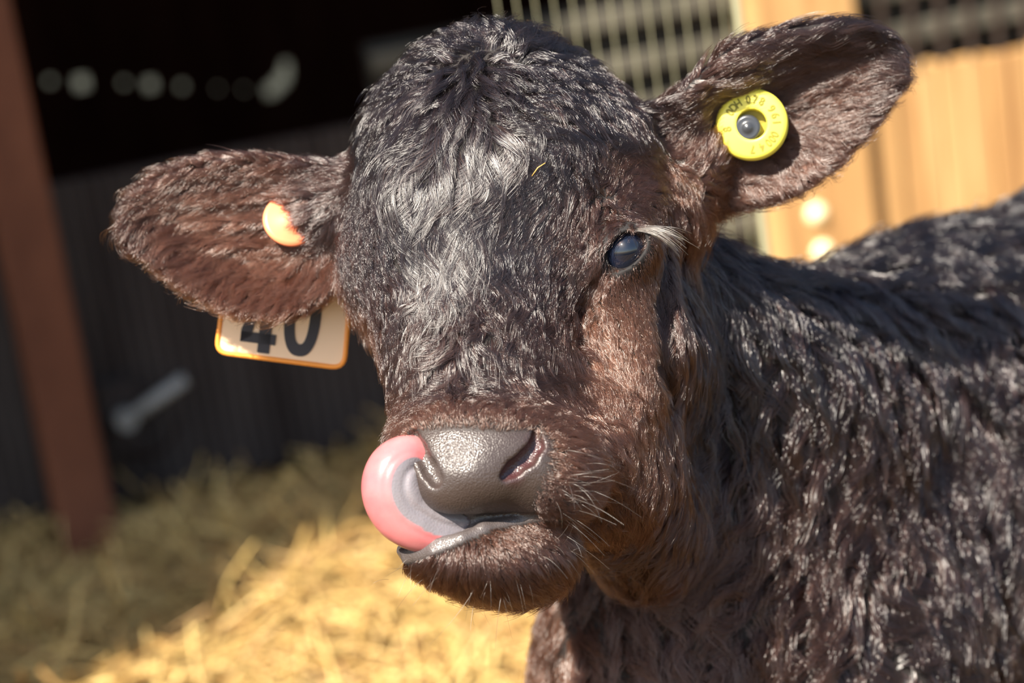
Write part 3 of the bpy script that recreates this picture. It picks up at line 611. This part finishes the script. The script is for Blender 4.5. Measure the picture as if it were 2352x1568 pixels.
mb.add(V, [tuple(range(n_)), tuple(range(n_, 2*n_))[::-1]]+[(i, (i+1) % n_, (i+1) % n_+n_, i+n_) for i in range(n_)])
tag(mb.build('ceiling_and_sun_blocker', m_in), 'dark underside of the shelter roof, with an unseen wing added to shade the left ground', kind='structure')

# brown post at the left, standing on the ground
pb = gnd(195, 1190); pb = CAM+(pb-CAM)*.97; pb[2] = -.03
hw = 62*np.linalg.norm(pb-CAM)/D0
mb = MB(); mb.box(pb+ZZ*1.6, WT*hw, WN*hw, ZZ*1.6); o = mb.build('timber_post', m_post, bevel=.008)
tag(o, 'reddish brown upright timber post at the far left of the pen', 'post')
# clutter against the wall: bucket and leaning tools
def bucket(px, py, r, h, mat, label):
    c = gnd(px, py); e = link(bpy.data.objects.new('bucket', None)); e.location = c+np.array([0, 0, -.02])
    mb = MB(); mb.lathe((0, 0, 0), (0, 0, 1), [(.0001, 0), (r*.8, 0), (r*.82, .01), (r, h), (r*1.06, h), (r*1.06, h+.012), (r*.96, h+.012), (r*.78, .02), (.0001, .02)], 40); mb.build('body', mat, e, True)
    mb = MB(); mb.tube([(r*1.05*math.cos(a), -.01-.03*math.sin(a), h-.01-.05*math.sin(a)) for a in np.linspace(0, math.pi, 14)], .0025, 8); mb.build('handle', m_in, e, True)
    tag(e, label, 'bucket')
bucket(55, 1175, .062, .22, simple('blue_grey_plastic', (.22, .34, .42), .45), 'blue-grey bucket standing left of the brown post')
bucket(372, 1150, .05, .17, simple('navy_plastic', (.07, .10, .19), .5), 'dark navy bucket standing against the wall right of the brown post')
c = wallpt(290, 965, .06); d2_ = wallpt(425, 870, .06); a2 = wallpt(265, 1150, .10)
e = link(bpy.data.objects.new('gate_latch', None)); e.location = c; m_pale = simple('pale_metal', (.30, .29, .26), .5)
mb = MB(); mb.tube([c, d2_], .011, 10); q = mb.build('lever', m_pale, e, True); q.location = -e.location
mb = MB(); mb.lathe(c-WN*.02, WN, [(.0001, 0), (.016, 0), (.016, .03), (.0001, .03)], 24); q = mb.build('hinge', m_pale, e); q.location = -e.location
mb = MB(); mb.box(c-WN*.05, WT*.03, WN*.03, ZZ*.06); q = mb.build('bracket', m_dark, e); q.location = -e.location
tag(e, 'pale slanting metal latch on the dark wall below the numbered tag', 'latch')
# ------------------------------------------------------------------ skin, with nose pad and lips
def vattr(me, name, val):
    a = me.attributes.new(name, 'FLOAT', 'POINT'); a.data.foreach_set('value', np.asarray(val, np.float32))
def skin_mat():
    m, nt, b = material('calf_skin'); N, L = nt.nodes, nt.links
    def at(n): a = N.new('ShaderNodeAttribute'); a.attribute_name = n; return a.outputs['Fac']
    def mix(f, a, c):
        x = N.new('ShaderNodeMix'); x.data_type = 'RGBA'; L.new(f, x.inputs[0])
        if isinstance(a, tuple): x.inputs[6].default_value = (*a, 1)
        else: L.new(a, x.inputs[6])
        x.inputs[7].default_value = (*c, 1); return x.outputs[2]
    c = mix(at('ear'), (.010, .007, .006), (.13, .075, .062)); c = mix(at('pad'), c, (.044, .031, .027)); c = mix(at('lip'), c, (.075, .062, .060)); c = mix(at('inner'), c, (.05, .012, .014)); c = mix(at('lid'), c, (.006, .005, .006))
    L.new(c, b.inputs['Base Color'])
    mx = N.new('ShaderNodeMath'); mx.operation = 'MAXIMUM'; L.new(at('pad'), mx.inputs[0]); L.new(at('lip'), mx.inputs[1])
    mr = N.new('ShaderNodeMapRange'); L.new(mx.outputs[0], mr.inputs[0]); mr.inputs[3].default_value = .8; mr.inputs[4].default_value = .36; L.new(mr.outputs[0], b.inputs['Roughness'])
    tc = N.new('ShaderNodeTexCoord'); vo = N.new('ShaderNodeTexVoronoi'); vo.inputs['Scale'].default_value = 1300; L.new(tc.outputs['Object'], vo.inputs['Vector'])
    nz = N.new('ShaderNodeTexNoise'); nz.inputs['Scale'].default_value = 240; nz.inputs['Detail'].default_value = 4; L.new(tc.outputs['Object'], nz.inputs[0])
    ad = N.new('ShaderNodeMath'); ad.operation = 'SUBTRACT'; L.new(nz.outputs[0], ad.inputs[0]); L.new(vo.outputs['Distance'], ad.inputs[1])
    bp = N.new('ShaderNodeBump'); bp.inputs['Distance'].default_value = .0002; L.new(ad.outputs[0], bp.inputs['Height']); L.new(mx.outputs[0], bp.inputs['Strength'])
    L.new(bp.outputs[0], b.inputs['Normal']); b.inputs['Coat Roughness'].default_value = .12; mc = N.new('ShaderNodeMath'); mc.operation = 'MULTIPLY'; mc.inputs[1].default_value = .35
    L.new(mx.outputs[0], mc.inputs[0]); L.new(mc.outputs[0], b.inputs['Coat Weight']); L.new(bp.outputs[0], b.inputs['Coat Normal'])
    return m
calf = np_mesh('calf', view2world(BV), BQ, skin_mat())
no, li, ey = masks(BV)
NOSC = np.array([P(1232, 1010, 60), P(1205, 1050, 110), P(1170, 1085, 170)])
inner = np.clip(1.6-np.min(np.linalg.norm(BV[:, None]-np.array([surf(*q) for q in ((1225, 1030), (1200, 1056), (1172, 1084))])[None], axis=2), 1)/26, 0, 1)*(BV[:, 2] < 900)
bx_, by_ = proj(BV); earm = np.clip(1-np.maximum(np.hypot((bx_-530)/240, (by_-540)/130), 0), 0, 1)+np.clip(1-np.hypot((bx_-1800)/220, (by_-270)/150), 0, 1)
earm = np.clip(earm*3, 0, 1)*(BV[:, 2] < -90); vattr(calf.data, 'ear', earm)
vattr(calf.data, 'pad', no); vattr(calf.data, 'lip', li*(1-no)); vattr(calf.data, 'inner', inner*.8); vattr(calf.data, 'lid', ey)
tag(calf, 'black-brown curly haired calf licking its nose, with ear tags in both ears', 'calf')

coat = hair_mat('coat', (.007, .0062, .0075), (.062, .028, .018), .22)
whisk = hair_mat('pale_hair', (.16, .14, .12), (.16, .14, .12), .3)
fine = (facing > -.4) & (qc[:, 2] > -440) & ~((qpx > 1640) & (qpy > 700))
bodyw = (facing > -.35) & ~fine & (qpx < 2900) & (qpy < 1900) & (qpx > 1000)
earw = ((qpx < 780) | ((qpx > 1600) & (qpy < 520)))
NF = 1.0; dens = np.ones(len(qc)); i_ = np.where(fine)[0]; dens[i_] = np.clip(60/field(qc[i_])[1][:, 0], .8, 2.2)*(1+.5*((qpx < 780) | ((qpx > 1600) & (qpy < 520)))[i_]); earq = np.clip(1-np.hypot((qpx-530)/240, (qpy-540)/120), 0, .33)*3
make_fur('fur', dens*fine*(1.0+.3*earw)*(1-.55*np.clip(noise3(qc*np.array([.35, 1, 1]), .06, 11), 0, 1)*earq), int(11000*NF), int(360000*NF), coat, calf, wavek=1.35)
make_fur('neck_fur', bodyw*1.0, int(2400*NF), int(120000*NF), coat, calf, rad=.85, wild=1.5, wavek=1.25, lenk=1.15, clk=1.12, K=8)

rearw = (facing > -.6) & ~fine & ~bodyw & (np.linalg.norm(qc-hp(0, 0, -300), axis=1) > 900)
make_fur('body_fur', rearw*1.0, 2500, 30000, coat, calf, rad=2.2, wild=2.0)
# hooves
m_hoof = simple('hoof', (.03, .025, .02), .4)
for s_ in (-.075, .075):
    for bx in (-.035, .575):
        c = view2world(body(bx, s_, 0)); mb = MB(); mb.lathe((c[0], c[1], -.045), (0, 0, 1), [(.0001, 0), (.030, 0), (.024, .055), (.0001, .06)], 20); mb.build('hoof', m_hoof, calf, True)

# eyes
def eye_mat():
    m, nt, b = material('eyeball'); N, L = nt.nodes, nt.links
    a = N.new('ShaderNodeAttribute'); a.attribute_name = 'iris'; cr = N.new('ShaderNodeValToRGB')
    e = cr.color_ramp.elements; e[0].position = .0; e[0].color = (.008, .014, .035, 1); e[1].position = .9; e[1].color = (.004, .006, .012, 1)
    x = cr.color_ramp.elements.new(.25); x.color = (.010, .014, .03, 1)
    L.new(a.outputs['Fac'], cr.inputs[0]); L.new(cr.outputs[0], b.inputs['Base Color']); b.inputs['Roughness'].default_value = .06; b.inputs['Coat Weight'].default_value = 1.0; b.inputs['Coat Roughness'].default_value = .02
    return m
m_eye = eye_mat()
for c_, ax in ((EYE, unit((.05, .0, 1))), (eyel, unit((-.75, .1, .6)))):
    n1, n2 = 40, 60; V = []
    th = np.linspace(0, math.pi, n1); ph = np.linspace(0, 2*math.pi, n2, endpoint=False)
    T, PH = np.meshgrid(th, ph, indexing='ij'); a_ = unit(np.cross(ax, [0, 1, 0])); b2 = np.cross(ax, a_)
    r_ = EYER*(1+.06*np.exp(-(T/.55)**2))
    V = c_+r_[..., None]*(np.cos(T)[..., None]*ax+np.sin(T)[..., None]*(np.cos(PH)[..., None]*a_+np.sin(PH)[..., None]*b2))
    I = np.arange(n1*n2).reshape(n1, n2); J = np.roll(I, -1, 1)
    Q = np.stack([I[:-1], I[1:], J[1:], J[:-1]], -1).reshape(-1, 4)
    o = np_mesh('eye', view2world(V.reshape(-1, 3)), Q, m_eye, calf); vattr(o.data, 'iris', np.clip(1.2-T.ravel()/.9, 0, 1))

# tongue: swept round in front of the muzzle, tip in the nostril
TC = [(1190, 1190, 90), (1110, 1204, 165), (1040, 1212, 205), (975, 1203, 225), (927, 1172, 235), (905, 1125, 240), (912, 1080, 238), (942, 1055, 225), (985, 1062, 205), (1020, 1085, 170)]
TR = [24, 42, 55, 64, 70, 71, 66, 55, 42, 25]
C_ = np.array([P(*q) for q in TC])
def crom(Pt, n):
    Pt = np.vstack([2*Pt[0]-Pt[1], Pt, 2*Pt[-1]-Pt[-2]]); out = []
    for i in range(1, len(Pt)-2):
        for t in np.linspace(0, 1, n, endpoint=False):
            p0, p1, p2, p3 = Pt[i-1:i+3]; out.append(.5*((2*p1)+(-p0+p2)*t+(2*p0-5*p1+4*p2-p3)*t*t+(-p0+3*p1-3*p2+p3)*t**3))
    out.append(Pt[-2]); return np.array(out)
c_ = crom(C_, 16); r_ = crom(np.array(TR, float)[:, None], 16)[:, 0]; n_ = len(c_); m = 96
tt = np.gradient(c_, axis=0); tt /= np.linalg.norm(tt, axis=1, keepdims=True)
dep = np.array([0, 0, 1.0])-tt*tt[:, 2:3]; dep /= np.linalg.norm(dep, axis=1, keepdims=True)
rad_ = np.cross(tt, dep)          # points away from the centre of the curl (or towards it)
if ((c_[60]-np.mean(c_[30:120], 0))@rad_[60]) < 0: rad_ = -rad_
phi = np.linspace(0, 2*math.pi, m, endpoint=False); co, si = np.cos(phi), np.sin(phi)
sq = lambda v, p: np.sign(v)*np.abs(v)**p
ra_ = r_[:, None]*sq(co, .85)[None]; de = (r_*.80)[:, None]*sq(si, .9)[None]
rel = co[None]*np.ones((n_, 1))+.12+.62*np.clip(1-np.arange(n_)/(.36*n_), -.0, 1)[:, None]*(-1)     # >0 outer pink, <0 inner grey
edge = np.exp(-((rel-.17)/.09)**2)*(si > 0)[None]
de = de+3.0*edge+2.0*np.exp(-((rel-.45)/.2)**2)*(si > 0)-5*np.exp(-((rel+.18)/.12)**2)*(si > 0)
V = c_[:, None]+rad_[:, None]*ra_[..., None]+dep[:, None]*de[..., None]
I = np.arange(n_*m).reshape(n_, m); J = np.roll(I, -1, 1); Q = np.stack([I[:-1], J[:-1], J[1:], I[1:]], -1).reshape(-1, 4)
m_t, nt, b = material('tongue'); N, L = nt.nodes, nt.links
at = N.new('ShaderNodeAttribute'); at.attribute_name = 'under'; mx = N.new('ShaderNodeMix'); mx.data_type = 'RGBA'; mx.inputs[6].default_value = (.20, .18, .195, 1)
tc = N.new('ShaderNodeTexCoord'); nz = N.new('ShaderNodeTexNoise'); nz.inputs['Scale'].default_value = 60; nz.inputs['Detail'].default_value = 3; cr = N.new('ShaderNodeValToRGB')
cr.color_ramp.elements[0].position = .3; cr.color_ramp.elements[0].color = (.47, .12, .13, 1); cr.color_ramp.elements[1].position = .75; cr.color_ramp.elements[1].color = (.55, .19, .19, 1)
L.new(tc.outputs['Object'], nz.inputs[0]); L.new(nz.outputs[0], cr.inputs[0]); L.new(at.outputs['Fac'], mx.inputs[0]); L.new(cr.outputs[0], mx.inputs[7]); L.new(mx.outputs[2], b.inputs['Base Color'])
vo = N.new('ShaderNodeTexVoronoi'); vo.inputs['Scale'].default_value = 900; L.new(tc.outputs['Object'], vo.inputs['Vector']); inv = N.new('ShaderNodeMath'); inv.operation = 'SUBTRACT'; inv.inputs[0].default_value = 1.0; L.new(at.outputs['Fac'], inv.inputs[1])
ms = N.new('ShaderNodeMath'); ms.operation = 'MULTIPLY_ADD'; ms.inputs[1].default_value = .18; ms.inputs[2].default_value = .06; L.new(inv.outputs[0], ms.inputs[0])
bp = N.new('ShaderNodeBump'); bp.inputs['Distance'].default_value = .0004; L.new(vo.outputs['Distance'], bp.inputs['Height']); L.new(ms.outputs[0], bp.inputs['Strength']); L.new(bp.outputs[0], b.inputs['Normal'])
b.inputs['Roughness'].default_value = .32; b.inputs['Subsurface Weight'].default_value = .15; b.inputs['Subsurface Radius'].default_value = (.004, .0015, .001); b.inputs['Subsurface Scale'].default_value = 1.0
b.inputs['Coat Weight'].default_value = .3; b.inputs['Coat Roughness'].default_value = .15
tg = np_mesh('tongue', view2world(V.reshape(-1, 3)), Q, m_t, calf); tag(tg, 'pink and grey wet tongue curled up into the nostril')
vattr(tg.data, 'under', np.clip((rel-.17)/.025+.5, 0, 1).ravel())

def strands(name, roots, dirs, lens, curve, mat, parent, rad, K=8):
    n = len(roots); s = np.linspace(0, 1, K)[None, :, None]
    pos = roots[:, None]+dirs[:, None]*lens[:, None, None]*s+curve[:, None]*s**2*lens[:, None, None]
    hc = bpy.data.hair_curves.new(name); hc.add_curves([K]*n); hc.attributes['position'].data.foreach_set('vector', view2world(pos).astype(np.float32).ravel())
    ra = hc.attributes.get('radius') or hc.attributes.new('radius', 'FLOAT', 'POINT'); ra.data.foreach_set('value', (np.tile(np.linspace(1, .3, K), n)*rad*U).astype(np.float32))
    hc.materials.append(mat); return tag(link(bpy.data.objects.new(name, hc), parent), kind='stuff')
# eyelashes
n = 46; f = rng.random(n)*1.3
rt = np.array([surf(1440+32*a, 532-6*a) for a in f])+rng.normal(0, 1.5, (n, 3))+np.array([0, 0, 3.])
dr = np.stack([np.ones(n)*.9, -.30+.25*rng.random(n), .55+.2*rng.random(n)], -1)+rng.normal(0, .08, (n, 3))
tag(strands('eyelashes', rt, dr, rng.uniform(70, 112, n), np.stack([.05*np.ones(n), .35+.3*rng.random(n), -.3*np.ones(n)], -1), whisk, calf, .55), 'pale upper eyelashes')
# whiskers
R = []
for (x, y, dx, dy, l, k) in [(1000, 1300, -.8, .4, 60, 8), (1100, 1340, -.3, 1, 70, 10), (1180, 1350, .3, 1, 70, 8), (1280, 1250, 1, .3, 70, 14), (1300, 1120, 1, .1, 90, 16), (1330, 1050, 1, -.2, 90, 8), (1310, 1180, 1, .5, 80, 10), (950, 1295, -1, .2, 40, 6)]:
    for _ in range(k): R.append((x+rng.normal(0, 22), y+rng.normal(0, 22), dx+rng.normal(0, .25), dy+rng.normal(0, .25), l*rng.uniform(.6, 1.5)))
R = np.array(R); rt = np.array([surf(a[0], a[1]) for a in R]); n = len(R)
tag(strands('whiskers', rt, np.stack([R[:, 2], R[:, 3], np.full(n, .6)], -1)*.8, R[:, 4], np.stack([rng.normal(0, .2, n), rng.normal(.25, .25, n), rng.normal(-.3, .2, n)], -1), whisk, calf, .4), 'long pale whiskers')

# a bit of straw caught in the hair
p_ = surf(1238, 385)+np.array([0, 0, 16.]); mb = MB(); mb.tube(list(view2world(np.array([p_+np.array([-16, 20, 0]), p_+np.array([-3, 2, 5]), p_+np.array([14, -9, 4])]))), [.0002, .0003, .0002], 8)
tag(mb.build('straw_piece', simple('straw_bit', (.85, .42, .10), .5), None, True), 'tiny orange bit of straw caught in the hair of the forehead', 'straw')
# ------------------------------------------------------------------ ear tags
def vmb(): return MB()
class VM(MB):                     # collects in sculpting space
    def build(s, *a, **k):
        s.v = [tuple(q) for q in view2world(np.array(s.v))]; return MB.build(s, *a, **k)
def plate(mb, pts, c, ax, ay, an, th):
    """extrudes a 2D outline"""
    pts = np.array(pts, float); n = len(pts); V = [c+ax*p[0]+ay*p[1]+an*th/2 for p in pts]+[c+ax*p[0]+ay*p[1]-an*th/2 for p in pts]
    mb.add(V, [tuple(range(n))[::-1], tuple(range(n, 2*n))]+[((i+1) % n, i, i+n, (i+1) % n+n) for i in range(n)])
def rounded(pts, r, n=6):
    out = []; m = len(pts); pts = np.array(pts, float); r = r if hasattr(r, '__len__') else [r]*m
    for i in range(m):
        p, a, b = pts[i], pts[i-1], pts[(i+1) % m]; u, v = unit(a-p), unit(b-p)
        for t in np.linspace(0, 1, n): out.append((1-t)**2*(p+u*r[i])+2*t*(1-t)*p+t*t*(p+v*r[i]))
    return out
# orange number tag
m_or = simple('overlit_orange_plastic', (1.0, .70, .44), .45); b = m_or.node_tree.nodes['Principled BSDF']; b.inputs['Subsurface Weight'].default_value = .0  # orange lightened towards cream: sunlit overexposure is put into the panel colour
m_rim = simple('orange_rim', (1.0, .36, .05), .4); m_blk = simple('black_print', (.035, .03, .035), .6)
tg1 = link(bpy.data.objects.new('ear_tag', None)); T0 = P(674, 597, -345)
ax = unit((math.cos(math.radians(7.2)), math.sin(math.radians(7.2)), .05)); an = unit(np.cross(ax, (-.10, .985, -.05))); an = an if an[2] > 0 else -an; ay = np.cross(an, ax); ay = ay if ay[1] > 0 else -ay
tg1.location = view2world(T0); TL = -np.array(tg1.location)
def put(o, r): o.location = -np.array(r.location); return o
K_ = (D0+345)/D0
out = rounded([(-152, 232), (-150, 75), (-60, 40), (-38, -90), (38, -90), (60, 40), (140, 60), (146, 232)], [26, 30, 30, 30, 30, 30, 26, 30])
out = [np.array(p)*K_ for p in out][::-1]
mb = VM(); plate(mb, out, T0, ax, ay, an, 9); put(mb.build('tag_panel', m_or, tg1), tg1)
# raised rim
mb = VM(); o_ = np.array(out); 
cen = o_.mean(0)
oo = np.array([T0+ax*p[0]+ay*p[1]+an*3 for p in o_]); mb.tube(list(oo)+[oo[0]], 6.5, 8, False); put(mb.build('tag_rim', m_rim, tg1, True), tg1)
# the digits 4 and 0
num = link(bpy.data.objects.new('printed_number', None), tg1)
def digit(polys, x0):
    mb = VM()
    for p in polys: plate(mb, [(np.array(q)+np.array([x0, 0]))*K_ for q in p][::-1], T0+an*7.0, ax, ay, an, 2)
    return mb
four = [[(2, 30), (30, 30), (30, 221), (2, 221)], [(-40, 176), (42, 176), (42, 200), (-40, 200)], [(-40, 200), (-40, 172), (2, 40), (6, 90), (-14, 174), (-14, 184)]]
mb = digit(four, -60); put(mb.build('digit', m_blk, tg1), tg1)
bpy.data.objects.remove(num)
ring = []
for i in range(40):
    a0, a1 = 2*math.pi*i/40, 2*math.pi*(i+1)/40; f = lambda a, w, h: (w*sq(np.cos(a), .8), 122+h*sq(np.sin(a), .85))
    ring.append([f(a0, 42, 96), f(a1, 42, 96), f(a1, 17, 68), f(a0, 17, 68)])
mb = digit(ring, 38); put(mb.build('digit', m_blk, tg1), tg1)
# button on the inner side of the ear
bc = surf(666, 508)+np.array([0, 0, 0.]); bn = unit((.30, -.42, 1)); mb = VM()
mb.lathe(bc, bn, [(.001, 16), (20, 15), (30, 9), (55, 8), (66, 4), (66, -4), (.001, -4)], 48); put(mb.build('tag_button', simple('salmon_plastic', (.9, .27, .12), .4), tg1, True), tg1)
mb = VM(); mb.tube([bc-bn*2, T0+ay*-70], 12, 12); put(mb.build('tag_pin', m_rim, tg1, True), tg1)
tag(tg1, 'orange ear tag printed 40 hanging under the left ear in the photo', 'ear tag')

# yellow round electronic tag
m_y = simple('yellow_plastic', (.95, .83, .10), .38); m_hub = simple('black_rubber', (.035, .038, .045), .28); m_yt = simple('etched_number', (.22, .19, .01), .6)
sc_ = surf(1729, 286); zc = max(surf(1729+dx, 286+dy)[2] for dx in (-60, 0, 60) for dy in (-60, 0, 60)); print('btn', sc_, zc)
Y0 = P(1727, 286, zc+6); yn = unit((-.16, .06, 1)); k_ = (D0-Y0[2])/D0
tg2 = link(bpy.data.objects.new('ear_tag', None)); tg2.location = view2world(Y0)
mb = VM(); mb.lathe(Y0, yn, [(r*k_, h) for r, h in ((33, -22), (35, 12), (38, 15), (44, 13), (70, 13), (76, 10), (82, 2), (83, -8), (82, -18), (30, -22))], 96); put(mb.build('tag_disc', m_y, tg2, True), tg2)
Hh = Y0+np.array([-10, 8, 0.]); mb = VM()
mb.lathe(Hh, yn, [(r*k_, h) for r, h in ((30, -25), (30, 4), (28, 9), (22, 10), (16, 8), (11, 12), (6, 15), (.01, 16))], 48); put(mb.build('tag_hub', m_hub, tg2, True), tg2)
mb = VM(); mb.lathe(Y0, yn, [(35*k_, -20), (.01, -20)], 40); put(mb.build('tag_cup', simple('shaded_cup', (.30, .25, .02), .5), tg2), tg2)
ya = unit(np.cross((0, 1, 0), yn)); yb = np.cross(yn, ya)       # right, down
mb = VM(); fc = {}
def glyph(ch):
    if ch not in fc:
        cu = bpy.data.curves.new('t', 'FONT'); cu.body = ch; cu.align_x = 'CENTER'; cu.align_y = 'CENTER'; cu.size = 1; cu.offset = 0.022; ob = bpy.data.objects.new('t', cu); COL.objects.link(ob)
        bpy.context.view_layer.update(); me = bpy.data.meshes.new_from_object(ob.evaluated_get(bpy.context.evaluated_depsgraph_get()))
        fc[ch] = ([tuple(v.co) for v in me.vertices], [tuple(p.vertices) for p in me.polygons]); bpy.data.objects.remove(ob)
    return fc[ch]
for ch, ang in (('8', 190), ('0', 150), ('D', 137), ('H', 123), ('0', 98), ('7', 82), ('8', 66), ('9', 38), ('6', 20), ('1', 4), ('0', -24), ('0', -36), ('0', -48), ('4', -66), ('7', -88)):
    a = math.radians(ang); u = ya*math.cos(a)-yb*math.sin(a); w = ya*math.sin(a)+yb*math.cos(a)   # outward, rightward of the glyph
    V_, F_ = glyph(ch); base = Y0+u*56*k_+yn*15.2
    mb.add([base+(w*x*22+u*y*26)*k_ for x, y, z in V_], [tuple(f_) for f_ in F_])
put(mb.build('printed_number', m_yt, tg2), tg2)
tag(tg2, 'round yellow button tag with black centre inside the right ear in the photo', 'ear tag')
